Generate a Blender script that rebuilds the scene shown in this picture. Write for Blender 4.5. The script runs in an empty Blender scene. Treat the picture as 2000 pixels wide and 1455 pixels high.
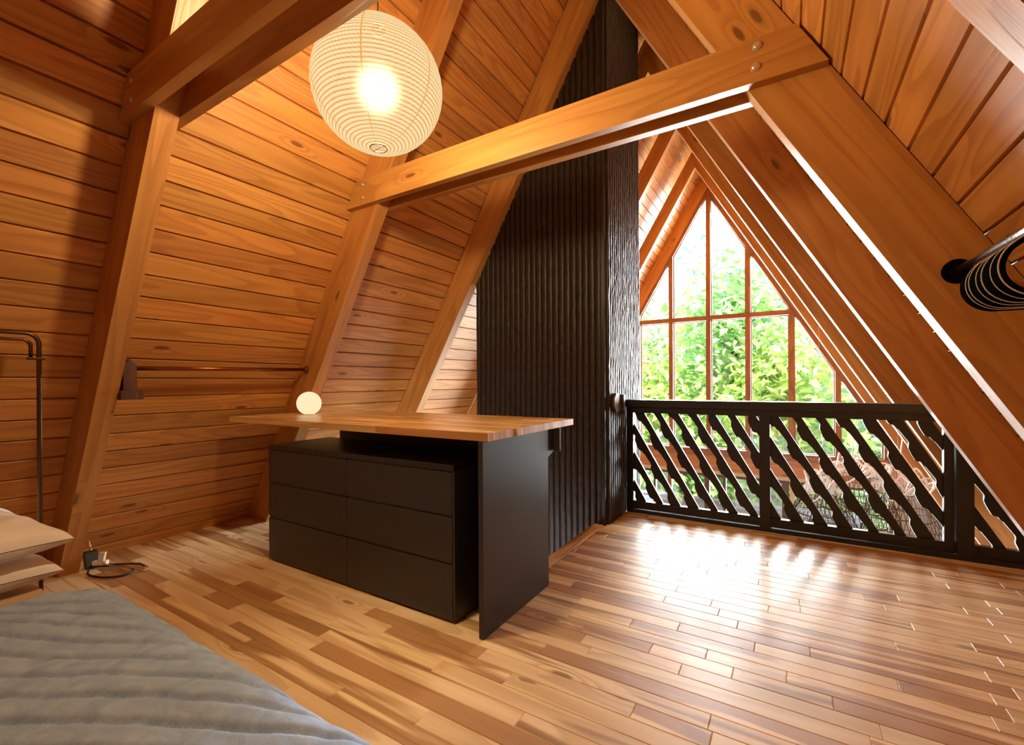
import bpy, math, random
import numpy as np
from mathutils import Vector, Matrix, noise as mnoise

random.seed(7)
D = bpy.data
COL = bpy.context.scene.collection
SC = bpy.context.scene
S60, C60 = math.sin(math.radians(60)), 0.5
WL, WR = 3.555, 1.345          # perpendicular offset of the left / right board planes
H = 1.18


# ------------------------------------------------------------------ helpers
def V(*a):
    return Vector(a)


class MB:
    """collects faces with a metric grain UV and a random pair per piece"""
    def __init__(self):
        self.v = []; self.f = []; self.uv = []; self.rn = []

    def face(self, pts, uvs=None, rnd=(0.5, 0.5)):
        n = len(self.v)
        self.v += [tuple(p) for p in pts]
        self.f.append(tuple(range(n, n + len(pts))))
        self.uv.append(uvs if uvs else [(p[0], p[1]) for p in pts])
        self.rn.append(rnd)

    def hexa(self, P, rnd=None, L=None, B=None):
        """8 corners: index = i + 2*j + 4*k for axes a(length) b c ; grain along a"""
        if rnd is None: rnd = (random.random(), random.random())
        n = len(self.v)
        self.v += [tuple(p) for p in P]
        la = (Vector(P[1]) - Vector(P[0])).length
        lb = (Vector(P[2]) - Vector(P[0])).length
        lc = (Vector(P[4]) - Vector(P[0])).length
        Q = [((0, 2, 3, 1), [(0, 0), (0, lb), (la, lb), (la, 0)]),
             ((4, 5, 7, 6), [(0, .5), (la, .5), (la, .5 + lb), (0, .5 + lb)]),
             ((0, 1, 5, 4), [(0, 1), (la, 1), (la, 1 + lc), (0, 1 + lc)]),
             ((2, 6, 7, 3), [(0, 1.5), (0, 1.5 + lc), (la, 1.5 + lc), (la, 1.5)]),
             ((0, 4, 6, 2), [(0, 2), (.02, 2), (.02, 2 + lb), (0, 2 + lb)]),
             ((1, 3, 7, 5), [(0, 3), (0, 3 + lb), (.02, 3 + lb), (.02, 3)])]
        for idx, uv in Q:
            self.f.append(tuple(n + i for i in idx)); self.uv.append(uv); self.rn.append(rnd)

    def box(self, o, a, b, c, rnd=None):
        o, a, b, c = Vector(o), Vector(a), Vector(b), Vector(c)
        if a.cross(b).dot(c) < 0:            # keep right-handed
            o = o + c; c = -c
        self.hexa([o + (a if i & 1 else V(0, 0, 0)) + (b if i & 2 else V(0, 0, 0)) + (c if i & 4 else V(0, 0, 0)) for i in range(8)], rnd)

    def bx(self, x0, x1, y0, y1, z0, z1, grain='x', rnd=None):
        o = (x0, y0, z0); X, Y, Z = (x1 - x0, 0, 0), (0, y1 - y0, 0), (0, 0, z1 - z0)
        if grain == 'x': self.box(o, X, Y, Z, rnd)
        elif grain == 'y': self.box(o, Y, Z, X, rnd)
        else: self.box(o, Z, X, Y, rnd)

    def prism(self, poly, y0, y1, axis=(1, 0), rnd=None):
        """polygon in XZ (counter-clockwise seen from -Y) pushed from y0 to y1; grain along axis"""
        if rnd is None: rnd = (random.random(), random.random())
        ax = Vector(axis).normalized(); px = Vector((-ax[1], ax[0]))
        g = [(Vector(p).dot(ax), Vector(p).dot(px)) for p in poly]
        A = [(p[0], y0, p[1]) for p in poly]; B = [(p[0], y1, p[1]) for p in poly]
        self.face(A, g, rnd)
        self.face(B[::-1], [(u, w + .7) for u, w in g[::-1]], rnd)
        n = len(poly)
        for i in range(n):
            j = (i + 1) % n
            u0, u1 = g[i][0], g[j][0]
            self.face([A[j], A[i], B[i], B[j]], [(u1, 1.5 + i), (u0, 1.5 + i), (u0, 1.5 + i + abs(y1 - y0)), (u1, 1.5 + i + abs(y1 - y0))], rnd)

    def tube(self, pts, r, n=8, closed=False, cap=True, radii=None):
        pts = [Vector(p) for p in pts]; m = len(pts)
        up = V(0, 0, 1); rings = []
        prev = None
        for i, p in enumerate(pts):
            if closed: t = pts[(i + 1) % m] - pts[i - 1]
            else: t = pts[min(i + 1, m - 1)] - pts[max(i - 1, 0)]
            if t.length < 1e-9: t = V(0, 0, 1)
            t.normalize()
            if prev is None:
                a = t.cross(up)
                if a.length < .1: a = t.cross(V(1, 0, 0))
            else: a = prev - t * prev.dot(t)
            a.normalize(); prev = a; b = t.cross(a)
            rr = radii[i] if radii else r
            rings.append([p + (a * math.cos(2 * math.pi * k / n) + b * math.sin(2 * math.pi * k / n)) * rr for k in range(n)])
        base = len(self.v)
        for R in rings: self.v += [tuple(q) for q in R]
        acc = 0
        for i in range(m if closed else m - 1):
            j = (i + 1) % m; dl = (pts[j] - pts[i]).length
            for k in range(n):
                l = (k + 1) % n
                self.f.append((base + i * n + k, base + i * n + l, base + j * n + l, base + j * n + k))
                self.uv.append([(acc, k / n), (acc, (k + 1) / n), (acc + dl, (k + 1) / n), (acc + dl, k / n)]); self.rn.append((.5, .5))
            acc += dl
        if cap and not closed:
            self.f.append(tuple(base + k for k in reversed(range(n)))); self.uv.append([(0, 0)] * n); self.rn.append((.5, .5))
            self.f.append(tuple(base + (m - 1) * n + k for k in range(n))); self.uv.append([(0, 0)] * n); self.rn.append((.5, .5))

    def lathe(self, prof, c, n=32, axis='z'):
        base = len(self.v); c = Vector(c); m = len(prof)
        for r, h in prof:
            for k in range(n):
                a = 2 * math.pi * k / n
                p = V(r * math.cos(a), r * math.sin(a), h)
                if axis == 'y': p = V(p.x, p.z, p.y) if False else V(r * math.cos(a), h, -r * math.sin(a))
                self.v.append(tuple(c + p))
        for i in range(m - 1):
            for k in range(n):
                l = (k + 1) % n
                self.f.append((base + i * n + k, base + i * n + l, base + (i + 1) * n + l, base + (i + 1) * n + k))
                self.uv.append([(k / n, i / (m - 1)), ((k + 1) / n, i / (m - 1)), ((k + 1) / n, (i + 1) / (m - 1)), (k / n, (i + 1) / (m - 1))]); self.rn.append((.5, .5))

    def grid(self, P, closed_u=False):
        """P[i][j] points"""
        base = len(self.v); m, n = len(P), len(P[0])
        for row in P: self.v += [tuple(p) for p in row]
        for i in range(m - 1):
            for j in range(n - 1):
                self.f.append((base + i * n + j, base + i * n + j + 1, base + (i + 1) * n + j + 1, base + (i + 1) * n + j))
                self.uv.append([(i / m, j / n), (i / m, (j + 1) / n), ((i + 1) / m, (j + 1) / n), ((i + 1) / m, j / n)]); self.rn.append((.5, .5))

    def build(self, name, mat, parent=None, smooth=False, bevel=0.0, origin=None, seg=2):
        me = D.meshes.new(name)
        off = Vector(origin) if origin is not None else V(0, 0, 0)
        vs = [tuple(Vector(p) - off) for p in self.v]
        me.from_pydata(vs, [], self.f)
        uvl = me.uv_layers.new(name='UVMap'); rl = me.uv_layers.new(name='rnd')
        ua = []; ra = []
        for f, uv, rn in zip(self.f, self.uv, self.rn):
            for k in range(len(f)): ua += uv[k]; ra += rn
        uvl.data.foreach_set('uv', ua); rl.data.foreach_set('uv', ra)
        me.materials.append(mat)
        if smooth: me.polygons.foreach_set('use_smooth', [True] * len(me.polygons))
        me.validate()
        me.update()
        o = D.objects.new(name, me); COL.objects.link(o)
        o.location = off
        if parent is not None:
            o.parent = parent
            o.location = off - Vector(parent.location)
        if bevel:
            md = o.modifiers.new('edge', 'BEVEL'); md.width = bevel; md.segments = seg; md.limit_method = 'ANGLE'; md.angle_limit = math.radians(40)
        return o


def tag(o, label=None, cat=None, group=None, kind=None):
    if label: o['label'] = label
    if cat: o['category'] = cat
    if group: o['group'] = group
    if kind: o['kind'] = kind
    return o


def thing(name, loc, label, cat, group=None, kind=None):
    o = D.objects.new(name, None); COL.objects.link(o); o.location = loc; o.empty_display_size = .05
    return tag(o, label, cat, group, kind)


def clip(poly, nx, nz, d):
    """keep the side nx*x+nz*z <= d of a convex polygon in XZ"""
    out = []
    for i in range(len(poly)):
        a, b = poly[i], poly[(i + 1) % len(poly)]
        da, db = nx * a[0] + nz * a[1] - d, nx * b[0] + nz * b[1] - d
        if da <= 0: out.append(a)
        if (da < 0 < db) or (db < 0 < da):
            t = da / (da - db); out.append((a[0] + (b[0] - a[0]) * t, a[1] + (b[1] - a[1]) * t))
    return out


# ------------------------------------------------------------------ materials
class NT:
    def __init__(self, name):
        self.m = D.materials.new(name); self.m.use_nodes = True
        self.t = self.m.node_tree; self.t.nodes.clear()
        self.out = self.n('ShaderNodeOutputMaterial')

    def n(self, typ, **kw):
        x = self.t.nodes.new(typ)
        for k, v in kw.items(): setattr(x, k, v)
        return x

    def put(self, sock, v):
        if isinstance(v, bpy.types.NodeSocket): self.t.links.new(v, sock)
        elif v is not None: sock.default_value = v

    def math(self, op, a, b=None, c=None, clamp=False):
        x = self.n('ShaderNodeMath', operation=op); x.use_clamp = clamp
        self.put(x.inputs[0], a)
        if b is not None: self.put(x.inputs[1], b)
        if c is not None: self.put(x.inputs[2], c)
        return x.outputs[0]

    def mix(self, fac, a, b, typ='MIX'):
        x = self.n('ShaderNodeMix', data_type='RGBA', blend_type=typ)
        self.put(x.inputs[0], fac); self.put(x.inputs[6], a); self.put(x.inputs[7], b)
        return x.outputs[2]

    def ramp(self, fac, stops, interp='LINEAR'):
        x = self.n('ShaderNodeValToRGB'); x.color_ramp.interpolation = interp
        el = x.color_ramp.elements
        while len(el) < len(stops): el.new(0.5)
        for e, (p, c) in zip(el, stops):
            e.position = p; e.color = c if len(c) == 4 else (*c, 1)
        self.put(x.inputs[0], fac)
        return x.outputs[0]

    def noise(self, vec, scale, detail=2, rough=.5, dist=0., dim='3D'):
        x = self.n('ShaderNodeTexNoise', noise_dimensions=dim)
        self.put(x.inputs['Vector'], vec); x.inputs['Scale'].default_value = scale
        x.inputs['Detail'].default_value = detail; x.inputs['Roughness'].default_value = rough
        x.inputs['Distortion'].default_value = dist
        return x.outputs[0]

    def comb(self, a, b, c=0.):
        x = self.n('ShaderNodeCombineXYZ')
        for i, v in enumerate((a, b, c)): self.put(x.inputs[i], v)
        return x.outputs[0]

    def maprange(self, v, a, b, c=0., d=1., smooth=True):
        x = self.n('ShaderNodeMapRange'); x.interpolation_type = 'SMOOTHSTEP' if smooth else 'LINEAR'
        self.put(x.inputs[0], v)
        for i, k in enumerate((a, b, c, d)): self.put(x.inputs[i + 1], k)
        return x.outputs[0]

    def bump(self, h, strength=.3, dist=.002, normal=None):
        x = self.n('ShaderNodeBump'); x.inputs['Strength'].default_value = strength; x.inputs['Distance'].default_value = dist
        self.put(x.inputs['Height'], h)
        return x.outputs[0]

    def bsdf(self, color, rough=.5, metal=0., normal=None, spec=.5, coat=0., coat_rough=.1, **kw):
        x = self.n('ShaderNodeBsdfPrincipled')
        self.put(x.inputs['Base Color'], color if isinstance(color, bpy.types.NodeSocket) else (*color, 1) if len(color) == 3 else color)
        self.put(x.inputs['Roughness'], rough); self.put(x.inputs['Metallic'], metal)
        x.inputs['Specular IOR Level'].default_value = spec
        x.inputs['Coat Weight'].default_value = coat; x.inputs['Coat Roughness'].default_value = coat_rough
        if normal is not None: self.put(x.inputs['Normal'], normal)
        return x.outputs[0]

    def done(self, sh):
        self.t.links.new(sh, self.out.inputs['Surface']); return self.m


def lin(r, g, b):
    return tuple(((c / 255 + .055) / 1.055) ** 2.4 if c > 10 else c / 255 / 12.92 for c in (r, g, b))


def wood(name, light, mid, dark, rough=.42, knots=.7, var=.3, ring=10., ringmix=.6, coat=0., heart=None, heartmix=0., bump=.25, spec=.5, hue=None):
    k = NT(name)
    uv = k.n('ShaderNodeUVMap', uv_map='UVMap').outputs[0]
    rv = k.n('ShaderNodeUVMap', uv_map='rnd').outputs[0]
    su = k.n('ShaderNodeSeparateXYZ'); k.put(su.inputs[0], uv)
    sr = k.n('ShaderNodeSeparateXYZ'); k.put(sr.inputs[0], rv)
    u, v, r1, r2 = su.outputs[0], su.outputs[1], sr.outputs[0], sr.outputs[1]
    ou = k.math('ADD', u, k.math('MULTIPLY', r1, 37.3)); ov = k.math('ADD', v, k.math('MULTIPLY', r2, 21.7))
    # knots
    kv = k.comb(k.math('MULTIPLY', ou, 1.5), k.math('MULTIPLY', ov, 5.0))
    vo = k.n('ShaderNodeTexVoronoi', voronoi_dimensions='2D'); k.put(vo.inputs['Vector'], kv); vo.inputs['Scale'].default_value = 1.0
    sep = k.n('ShaderNodeSeparateColor'); k.put(sep.inputs[0], vo.outputs['Color'])
    has = k.math('GREATER_THAN', sep.outputs[0], 1 - knots * .35)
    d = vo.outputs['Distance']
    swirl = k.math('MULTIPLY', has, k.maprange(d, .28, .0, 0, 1))
    core = k.math('MULTIPLY', has, k.maprange(d, .085, .045, 0, 1))
    a = k.noise(k.comb(k.math('MULTIPLY', ou, .55), k.math('MULTIPLY', ov, 5.5), r2), 1.0, 1.5, .5, .35)
    fld = k.math('ADD', k.math('MULTIPLY', a, ring), k.math('MULTIPLY', swirl, 1.8))
    fr = k.math('FRACT', fld)
    g = k.math('MULTIPLY', k.maprange(fr, .25, .9, 0, 1), k.maprange(fr, 1.0, .92, 0, 1))
    fine = k.noise(k.comb(k.math('MULTIPLY', ou, 4.), k.math('MULTIPLY', ov, 170.), 0.), 1.0, 2, .6)
    med = k.noise(k.comb(k.math('MULTIPLY', ou, 1.2), k.math('MULTIPLY', ov, 18.), r1), 1.0, 2, .5)
    base = k.ramp(med, [(.25, mid), (.75, light)])
    col = k.mix(k.math('MULTIPLY', g, ringmix), base, (*dark, 1))
    if heart:
        hn = k.noise(k.comb(k.math('MULTIPLY', ou, .7), k.math('MULTIPLY', ov, 9.), r2), 1.0, 2, .5, .5)
        hm = k.maprange(k.math('ADD', hn, k.math('MULTIPLY', k.math('SUBTRACT', r1, .5), .45)), .53, .62, 0, heartmix)
        col = k.mix(hm, col, k.mix(k.math('MULTIPLY', g, .5), (*heart, 1), (*[c * .55 for c in heart], 1)))
    val = k.math('MULTIPLY', k.math('ADD', 1 - var / 2, k.math('MULTIPLY', r1, var)), k.math('ADD', .86, k.math('MULTIPLY', fine, .28)))
    hsv = k.n('ShaderNodeHueSaturation'); k.put(hsv.inputs['Color'], col); k.put(hsv.inputs['Value'], val)
    k.put(hsv.inputs['Hue'], k.math('ADD', .495, k.math('MULTIPLY', r2, .009)))
    col = k.mix(k.math('MULTIPLY', core, .75), hsv.outputs[0], (*[c * .42 for c in dark], 1))
    h = k.math('SUBTRACT', k.math('MULTIPLY', fine, .5), k.math('MULTIPLY', g, .6))
    nb = k.bump(h, bump, .0015)
    return k.done(k.bsdf(col, k.math('ADD', rough - .06, k.math('MULTIPLY', fine, .12)), normal=nb, spec=spec, coat=coat, coat_rough=.2))


M = {}
M['boards'] = wood('pine_boards', lin(208, 149, 82), lin(192, 127, 62), lin(142, 84, 36), ringmix=.38, rough=.45, var=.34, knots=.75)
M['beam'] = wood('fir_beam', lin(198, 142, 76), lin(180, 120, 58), lin(132, 78, 34), rough=.40, var=.16, knots=.6, ring=7, ringmix=.3)
M['floor'] = wood('hickory_floor', lin(246, 216, 170), lin(234, 198, 146), lin(194, 148, 98), rough=.45, var=.22, knots=.35, ring=6, ringmix=.42,
                  heart=lin(162, 110, 60), heartmix=.8, bump=.12, spec=.4, coat=.22)
M['counter'] = wood('acacia_counter', lin(252, 218, 150), lin(236, 186, 112), lin(186, 128, 66), rough=.36, var=.7, knots=.3, ring=5, ringmix=.4, heart=lin(164, 104, 56), heartmix=.8, bump=.1, coat=.2)
M['sash'] = wood('window_wood', lin(160, 112, 70), lin(142, 94, 56), lin(112, 70, 38), rough=.42, var=.1, knots=.2)
M['brown'] = wood('dark_bracket_wood', lin(104, 58, 30), lin(82, 44, 22), lin(50, 26, 14), rough=.5, var=.1, knots=.1)
M['deck'] = wood('grey_deck_wood', lin(170, 166, 160), lin(150, 146, 140), lin(112, 106, 102), rough=.7, var=.15, knots=.3)


def plain(name, col, rough=.5, metal=0., spec=.5, nscale=0, nstr=.1, var=0., coat=0.):
    k = NT(name); c = (*col, 1); nb = None
    if nscale:
        tc = k.n('ShaderNodeTexCoord').outputs['Object']
        nz = k.noise(tc, nscale, 3, .6)
        nb = k.bump(nz, nstr, .002)
        if var: c = k.mix(k.noise(tc, nscale * .23, 3, .6), (*[x * (1 - var) for x in col], 1), (*[x * (1 + var) for x in col], 1))
    return k.done(k.bsdf(c, rough, metal, nb, spec, coat))


M['black_panel'] = plain('black_brown_laminate', lin(52, 48, 45), .42, nscale=220, nstr=.12, var=.12)
M['black_top'] = plain('black_laminate_top', lin(40, 36, 34), .40, nscale=220, nstr=.08, var=.1)
M['black_rail'] = plain('black_rail_paint', lin(30, 27, 25), .34, nscale=160, nstr=.10, var=.15)
M['steel'] = plain('dark_steel', lin(120, 122, 124), .35, .8, nscale=90, nstr=.05)
M['chrome'] = plain('brushed_nickel', lin(205, 205, 200), .18, 1., nscale=60, nstr=.02)
M['zinc'] = plain('zinc_bolt', lin(208, 204, 196), .32, .85, nscale=300, nstr=.2)
M['bronze'] = plain('dark_bronze_tube', lin(96, 70, 50), .28, .9, nscale=80, nstr=.04)
M['copper'] = plain('copper_rod', lin(150, 86, 48), .3, .9, nscale=60, nstr=.04)
M['black_plastic'] = plain('black_plastic', lin(20, 19, 18), .35, nscale=120, nstr=.04)
M['hanger'] = plain('matt_black_hanger', lin(12, 11, 10), .9, spec=.0)
M['edge_highlight'] = plain('painted_hanger_highlight', lin(225, 222, 214), .3)  # white colour standing in for light caught on the black hanger edges
M['white_plastic'] = plain('white_plastic', lin(222, 212, 196), .35, nscale=80, nstr=.03)
M['brass'] = plain('brass', lin(190, 150, 60), .3, .9)
M['cable'] = plain('dark_cable', lin(34, 26, 20), .5)
M['cable_tan'] = plain('tan_cable', lin(176, 132, 84), .5)
M['linen'] = plain('white_linen', lin(250, 244, 238), .85, spec=.2, nscale=420, nstr=.12, var=.03)
M['sheet'] = plain('cream_sheet', lin(206, 178, 146), .9, spec=.2, nscale=300, nstr=.15, var=.05)
M['rail_grey'] = plain('grey_blue_paint', lin(120, 130, 148), .6, nscale=40, nstr=.1, var=.1)
M['pale_panel'] = plain('pale_grey_board', lin(196, 186, 176), .7, nscale=30, nstr=.1, var=.08)
M['frame_brown'] = plain('brown_frame_paint', lin(92, 72, 58), .5, nscale=50, nstr=.05)
M['cream_trim'] = plain('cream_trim', lin(214, 200, 176), .55, nscale=50, nstr=.05)
M['soil'] = plain('garden_ground', lin(116, 128, 76), .95, nscale=6, nstr=.5, var=.35)
M['bark'] = plain('bark', lin(104, 90, 72), .9, nscale=14, nstr=.8, var=.3)
M['straw'] = plain('woven_straw', lin(84, 70, 60), .55, nscale=60, nstr=.2, var=.25)
M['pale_wire'] = plain('pale_wire', lin(226, 222, 216), .35)


def quilt_mat():
    k = NT('grey_quilt_cotton'); tc = k.n('ShaderNodeTexCoord').outputs['Object']
    n1 = k.noise(tc, 9, 4, .6, 1.5); n2 = k.noise(tc, 60, 3, .6); n3 = k.noise(tc, 900, 1, .5)
    c = k.ramp(n1, [(.3, lin(152, 178, 214)), (.7, lin(180, 204, 236))])
    h = k.math('ADD', k.math('MULTIPLY', n1, .6), k.math('ADD', k.math('MULTIPLY', n2, .25), k.math('MULTIPLY', n3, .06)))
    return k.done(k.bsdf(c, .88, normal=k.bump(h, .5, .012), spec=.15))


M['quilt'] = quilt_mat()


def char_mat():
    k = NT('charred_black_wood'); tc = k.n('ShaderNodeTexCoord').outputs['Object']
    mp = k.n('ShaderNodeMapping'); k.put(mp.inputs[0], tc); mp.inputs['Scale'].default_value = (1, 1, .35)
    n1 = k.noise(mp.outputs[0], 60, 4, .7); n2 = k.noise(tc, 240, 2, .6)
    c = k.ramp(n1, [(.3, lin(26, 21, 18)), (.62, lin(56, 45, 37)), (.8, lin(96, 78, 60))])
    h = k.math('ADD', k.math('MULTIPLY', n1, .8), k.math('MULTIPLY', n2, .3))
    return k.done(k.bsdf(c, k.maprange(n2, .3, .7, .30, .50), normal=k.bump(h, .45, .004), spec=.3))


M['char'] = char_mat()


def glass_mat():
    k = NT('window_glass')
    fr = k.n('ShaderNodeFresnel'); fr.inputs[0].default_value = 1.5
    tr = k.n('ShaderNodeBsdfTransparent'); tr.inputs[0].default_value = (.97, .99, .98, 1)
    gl = k.n('ShaderNodeBsdfGlossy'); gl.inputs['Roughness'].default_value = .02; gl.inputs[0].default_value = (1, 1, 1, 1)
    mx = k.n('ShaderNodeMixShader'); k.put(mx.inputs[0], k.math('MULTIPLY', fr.outputs[0], .8)); k.t.links.new(tr.outputs[0], mx.inputs[1]); k.t.links.new(gl.outputs[0], mx.inputs[2])
    return k.done(mx.outputs[0])


M['glass'] = glass_mat()


def leaf_mat(name, c1, c2, tr=.5):
    k = NT(name)
    rv = k.n('ShaderNodeUVMap', uv_map='rnd').outputs[0]; s = k.n('ShaderNodeSeparateXYZ'); k.put(s.inputs[0], rv)
    c = k.mix(s.outputs[0], (*c1, 1), (*c2, 1))
    df = k.bsdf(c, .5, spec=.4); t = k.n('ShaderNodeBsdfTranslucent'); k.put(t.inputs[0], c)
    mx = k.n('ShaderNodeMixShader'); mx.inputs[0].default_value = tr; k.t.links.new(df, mx.inputs[1]); k.t.links.new(t.outputs[0], mx.inputs[2])
    return k.done(mx.outputs[0])


M['leaf_yellow'] = leaf_mat('leaf_yellow_green', lin(150, 198, 84), lin(232, 242, 190))
M['leaf_green'] = leaf_mat('leaf_fresh_green', lin(124, 182, 104), lin(210, 234, 184))
M['leaf_teal'] = leaf_mat('leaf_blue_green', lin(140, 190, 164), lin(212, 232, 218))


def paper_mat():
    k = NT('lantern_paper')
    uv = k.n('ShaderNodeUVMap', uv_map='UVMap').outputs[0]; s = k.n('ShaderNodeSeparateXYZ'); k.put(s.inputs[0], uv)
    tc = k.n('ShaderNodeTexCoord').outputs['Object']
    wob = k.noise(tc, 5, 2, .5)
    rows = k.math('FRACT', k.math('ADD', k.math('MULTIPLY', s.outputs[1], 46.), k.math('MULTIPLY', wob, .9)))
    st = k.math('MULTIPLY', k.maprange(rows, .0, .2, 0, 1), k.maprange(rows, .55, .34, 0, 1))
    seam = k.math('FRACT', k.math('ADD', k.math('MULTIPLY', s.outputs[0], 6.), .42))
    seam = k.math('LESS_THAN', k.math('ABSOLUTE', k.math('SUBTRACT', seam, .5)), .011)
    st = k.math('MAXIMUM', st, k.math('MULTIPLY', seam, 1.25))
    col = k.mix(st, (1.0, .84, .50, 1), (.86, .38, .07, 1))
    em = k.n('ShaderNodeEmission'); k.put(em.inputs[0], col); em.inputs[1].default_value = PAPER
    tr = k.n('ShaderNodeBsdfTransparent'); tr.inputs[0].default_value = (1, .93, .8, 1)
    mx = k.n('ShaderNodeMixShader'); mx.inputs[0].default_value = .24
    k.t.links.new(em.outputs[0], mx.inputs[1]); k.t.links.new(tr.outputs[0], mx.inputs[2])
    rf = k.n('ShaderNodeBsdfRefraction'); rf.inputs['IOR'].default_value = 1.25; rf.inputs['Roughness'].default_value = .55; rf.inputs[0].default_value = (1, .9, .7, 1)
    m2 = k.n('ShaderNodeMixShader'); m2.inputs[0].default_value = .0013
    k.t.links.new(mx.outputs[0], m2.inputs[1]); k.t.links.new(rf.outputs[0], m2.inputs[2])
    return k.done(m2.outputs[0])


PAPER = 1.0
M['paper'] = paper_mat()


def emit(name, col, st):
    k = NT(name); em = k.n('ShaderNodeEmission'); em.inputs[0].default_value = (*col, 1); em.inputs[1].default_value = st
    return k.done(em.outputs[0])


M['globe'] = emit('glowing_opal_glass', (1.0, .80, .48), 1.05)
M['bulb'] = emit('glowing_bulb', (1.0, .84, .52), 1.0)

# ------------------------------------------------------------------ roof slopes (board walls)
RY = [-0.40, 0.891, 2.181, 3.478, 4.80, 6.10, 7.40]      # near faces of the rafters
RW = 0.095
YB, YF = -2.2, 8.70
RIDGE_X = (WR - WL) / (2 * S60)


def slope_boards(side):
    mb = MB(); sg = -1 if side == 'L' else 1
    W = WL if side == 'L' else WR
    n = V(sg * S60, 0, C60)                                # outward normal
    sl = V(-sg * C60, 0, S60)                              # up the slope
    P0 = V(sg * W / S60, 0, 0)                             # plane at z=0
    ph = 2.737 if side == 'L' else 2.745
    umax = ((WL + WR)) / S60
    edges = [YB] + [y + RW / 2 for y in RY] + [YF]
    k0 = math.floor((-3.05 - ph) / .133); k1 = math.ceil((umax - ph) / .133)
    e, dpt = .010, .018
    for b in range(len(edges) - 1):
        y0, y1 = edges[b], edges[b + 1]
        for k in range(k0, k1):
            ua, ub = ph + k * .133, min(ph + (k + 1) * .133, umax)
            if ub - ua < .02: continue
            rnd = (random.random(), random.random())
            prof = [(ua, dpt), (ua + .0032, dpt), (ua + e, 0), (ub - .004, 0), (ub - .0012, .004), (ub, dpt)]
            for (u0, h0), (u1, h1) in zip(prof[:-1], prof[1:]):
                a = P0 + sl * u0 + n * h0; c = P0 + sl * u1 + n * h1
                q = [a + V(0, y0, 0), a + V(0, y1, 0), c + V(0, y1, 0), c + V(0, y0, 0)]
                uv = [(y0, u0 - ua), (y1, u0 - ua), (y1, u1 - ua), (y0, u1 - ua)]
                if sg > 0: q = q[::-1]; uv = uv[::-1]
                mb.face(q, uv, rnd)
    # solid roof deck behind the boards
    a = P0 + sl * -3.1 + n * .02; c = P0 + sl * (umax + .05) + n * .02
    mb.hexa([a + V(0, YB, 0), a + V(0, YF + .9, 0), c + V(0, YB, 0), c + V(0, YF + .9, 0),
             a + n * .16 + V(0, YB, 0), a + n * .16 + V(0, YF + .9, 0), c + n * .16 + V(0, YB, 0), c + n * .16 + V(0, YF + .9, 0)][::1])
    return mb


o = slope_boards('L').build('wall_left', M['boards'])
tag(o, 'sloping wall of orange pine boards behind the black dresser', 'wall', kind='structure')
o = slope_boards('R').build('wall_right', M['boards'])
tag(o, 'sloping ceiling wall of orange pine boards above the clothes rail', 'wall', kind='structure')

# back wall behind the camera, clipped to the roof
mb = MB()
z = -.3
while z < 5.0:
    poly = [(-6, z), (6, z), (6, z + .131), (-6, z + .131)]
    poly = clip(poly, -S60, C60, WL + .03); poly = clip(poly, S60, C60, WR + .03) if poly else poly
    if len(poly) > 2: mb.prism(poly, YB - .02, YB)
    z += .133
tag(mb.build('wall_back', M['boards'], bevel=.003, seg=1), 'gable wall of orange boards at the bed end of the loft', 'wall', kind='structure')

# ------------------------------------------------------------------ rafters
LIN = [3.31, 3.31, 3.31, 3.31, 3.305, 3.30, 3.30]
RIN = [1.085, 1.085, 1.090, 1.112, 1.140, 1.165, 1.185]
LLAB = {1: 'left rafter beside the white pillows, cables at its foot',
        2: 'left rafter carrying the end of the copper rod, behind the glowing globe',
        3: 'left rafter leaning against the black ribbed chimney',
        4: 'left rafter just beyond the black chimney, second from the gable window counting three',
        5: 'left rafter beyond the chimney, middle one of three before the window',
        6: 'left rafter nearest the tall gable window'}
LLAB[4] = 'left rafter just beyond the black chimney, highest at its right edge'
RLAB = {1: 'right rafter cropped at the top corner above the hangers',
        2: 'wide right rafter with the black rail flange and the tie beam bolted on',
        3: 'right rafter ending behind the top rail of the black railing',
        4: 'right rafter, second beyond the bolted one, pale lit edge',
        5: 'right rafter, third beyond the bolted one, thin lit edge',
        6: 'right rafter nearest the tall gable window, thinnest in view'}


def rafter(i, side):
    y = RY[i]; z0 = 0.0 if y < 3.4 else -2.58
    if side == 'L':
        a, b = WL - .001, LIN[i]
        pl = lambda off, z: (-(off - .5 * z) / S60, z)
        xr = -(a - 0) / S60
        xm = (RIN[i] - LIN[i]) / (2 * S60)
        zt = lambda off: 2 * (off + S60 * xm)
        poly = [pl(a, z0), pl(b, z0), (xm, zt(b)), (xm, min(zt(a), 2 * (WR - S60 * xm) - .002))]
        ax = (C60, S60)
    else:
        a, b = WR - .001, RIN[i]
        pl = lambda off, z: ((off - .5 * z) / S60, z)
        xm = (RIN[i] - LIN[i]) / (2 * S60) + .002
        zt = lambda off: 2 * (off - S60 * xm)
        poly = [pl(b, z0), pl(a, z0), (xm, min(zt(a), 2 * (WL + S60 * xm) - .002)), (xm, zt(b))]
        ax = (-C60, S60)
    mb = MB(); mb.prism(poly, y, y + RW, ax)
    o = mb.build('rafter', M['beam'], bevel=.004)
    tag(o, (LLAB if side == 'L' else RLAB)[i], 'rafter', 'left slope rafters' if side == 'L' else 'right slope rafters')


for i in range(1, 7):
    rafter(i, 'L'); rafter(i, 'R')


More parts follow.
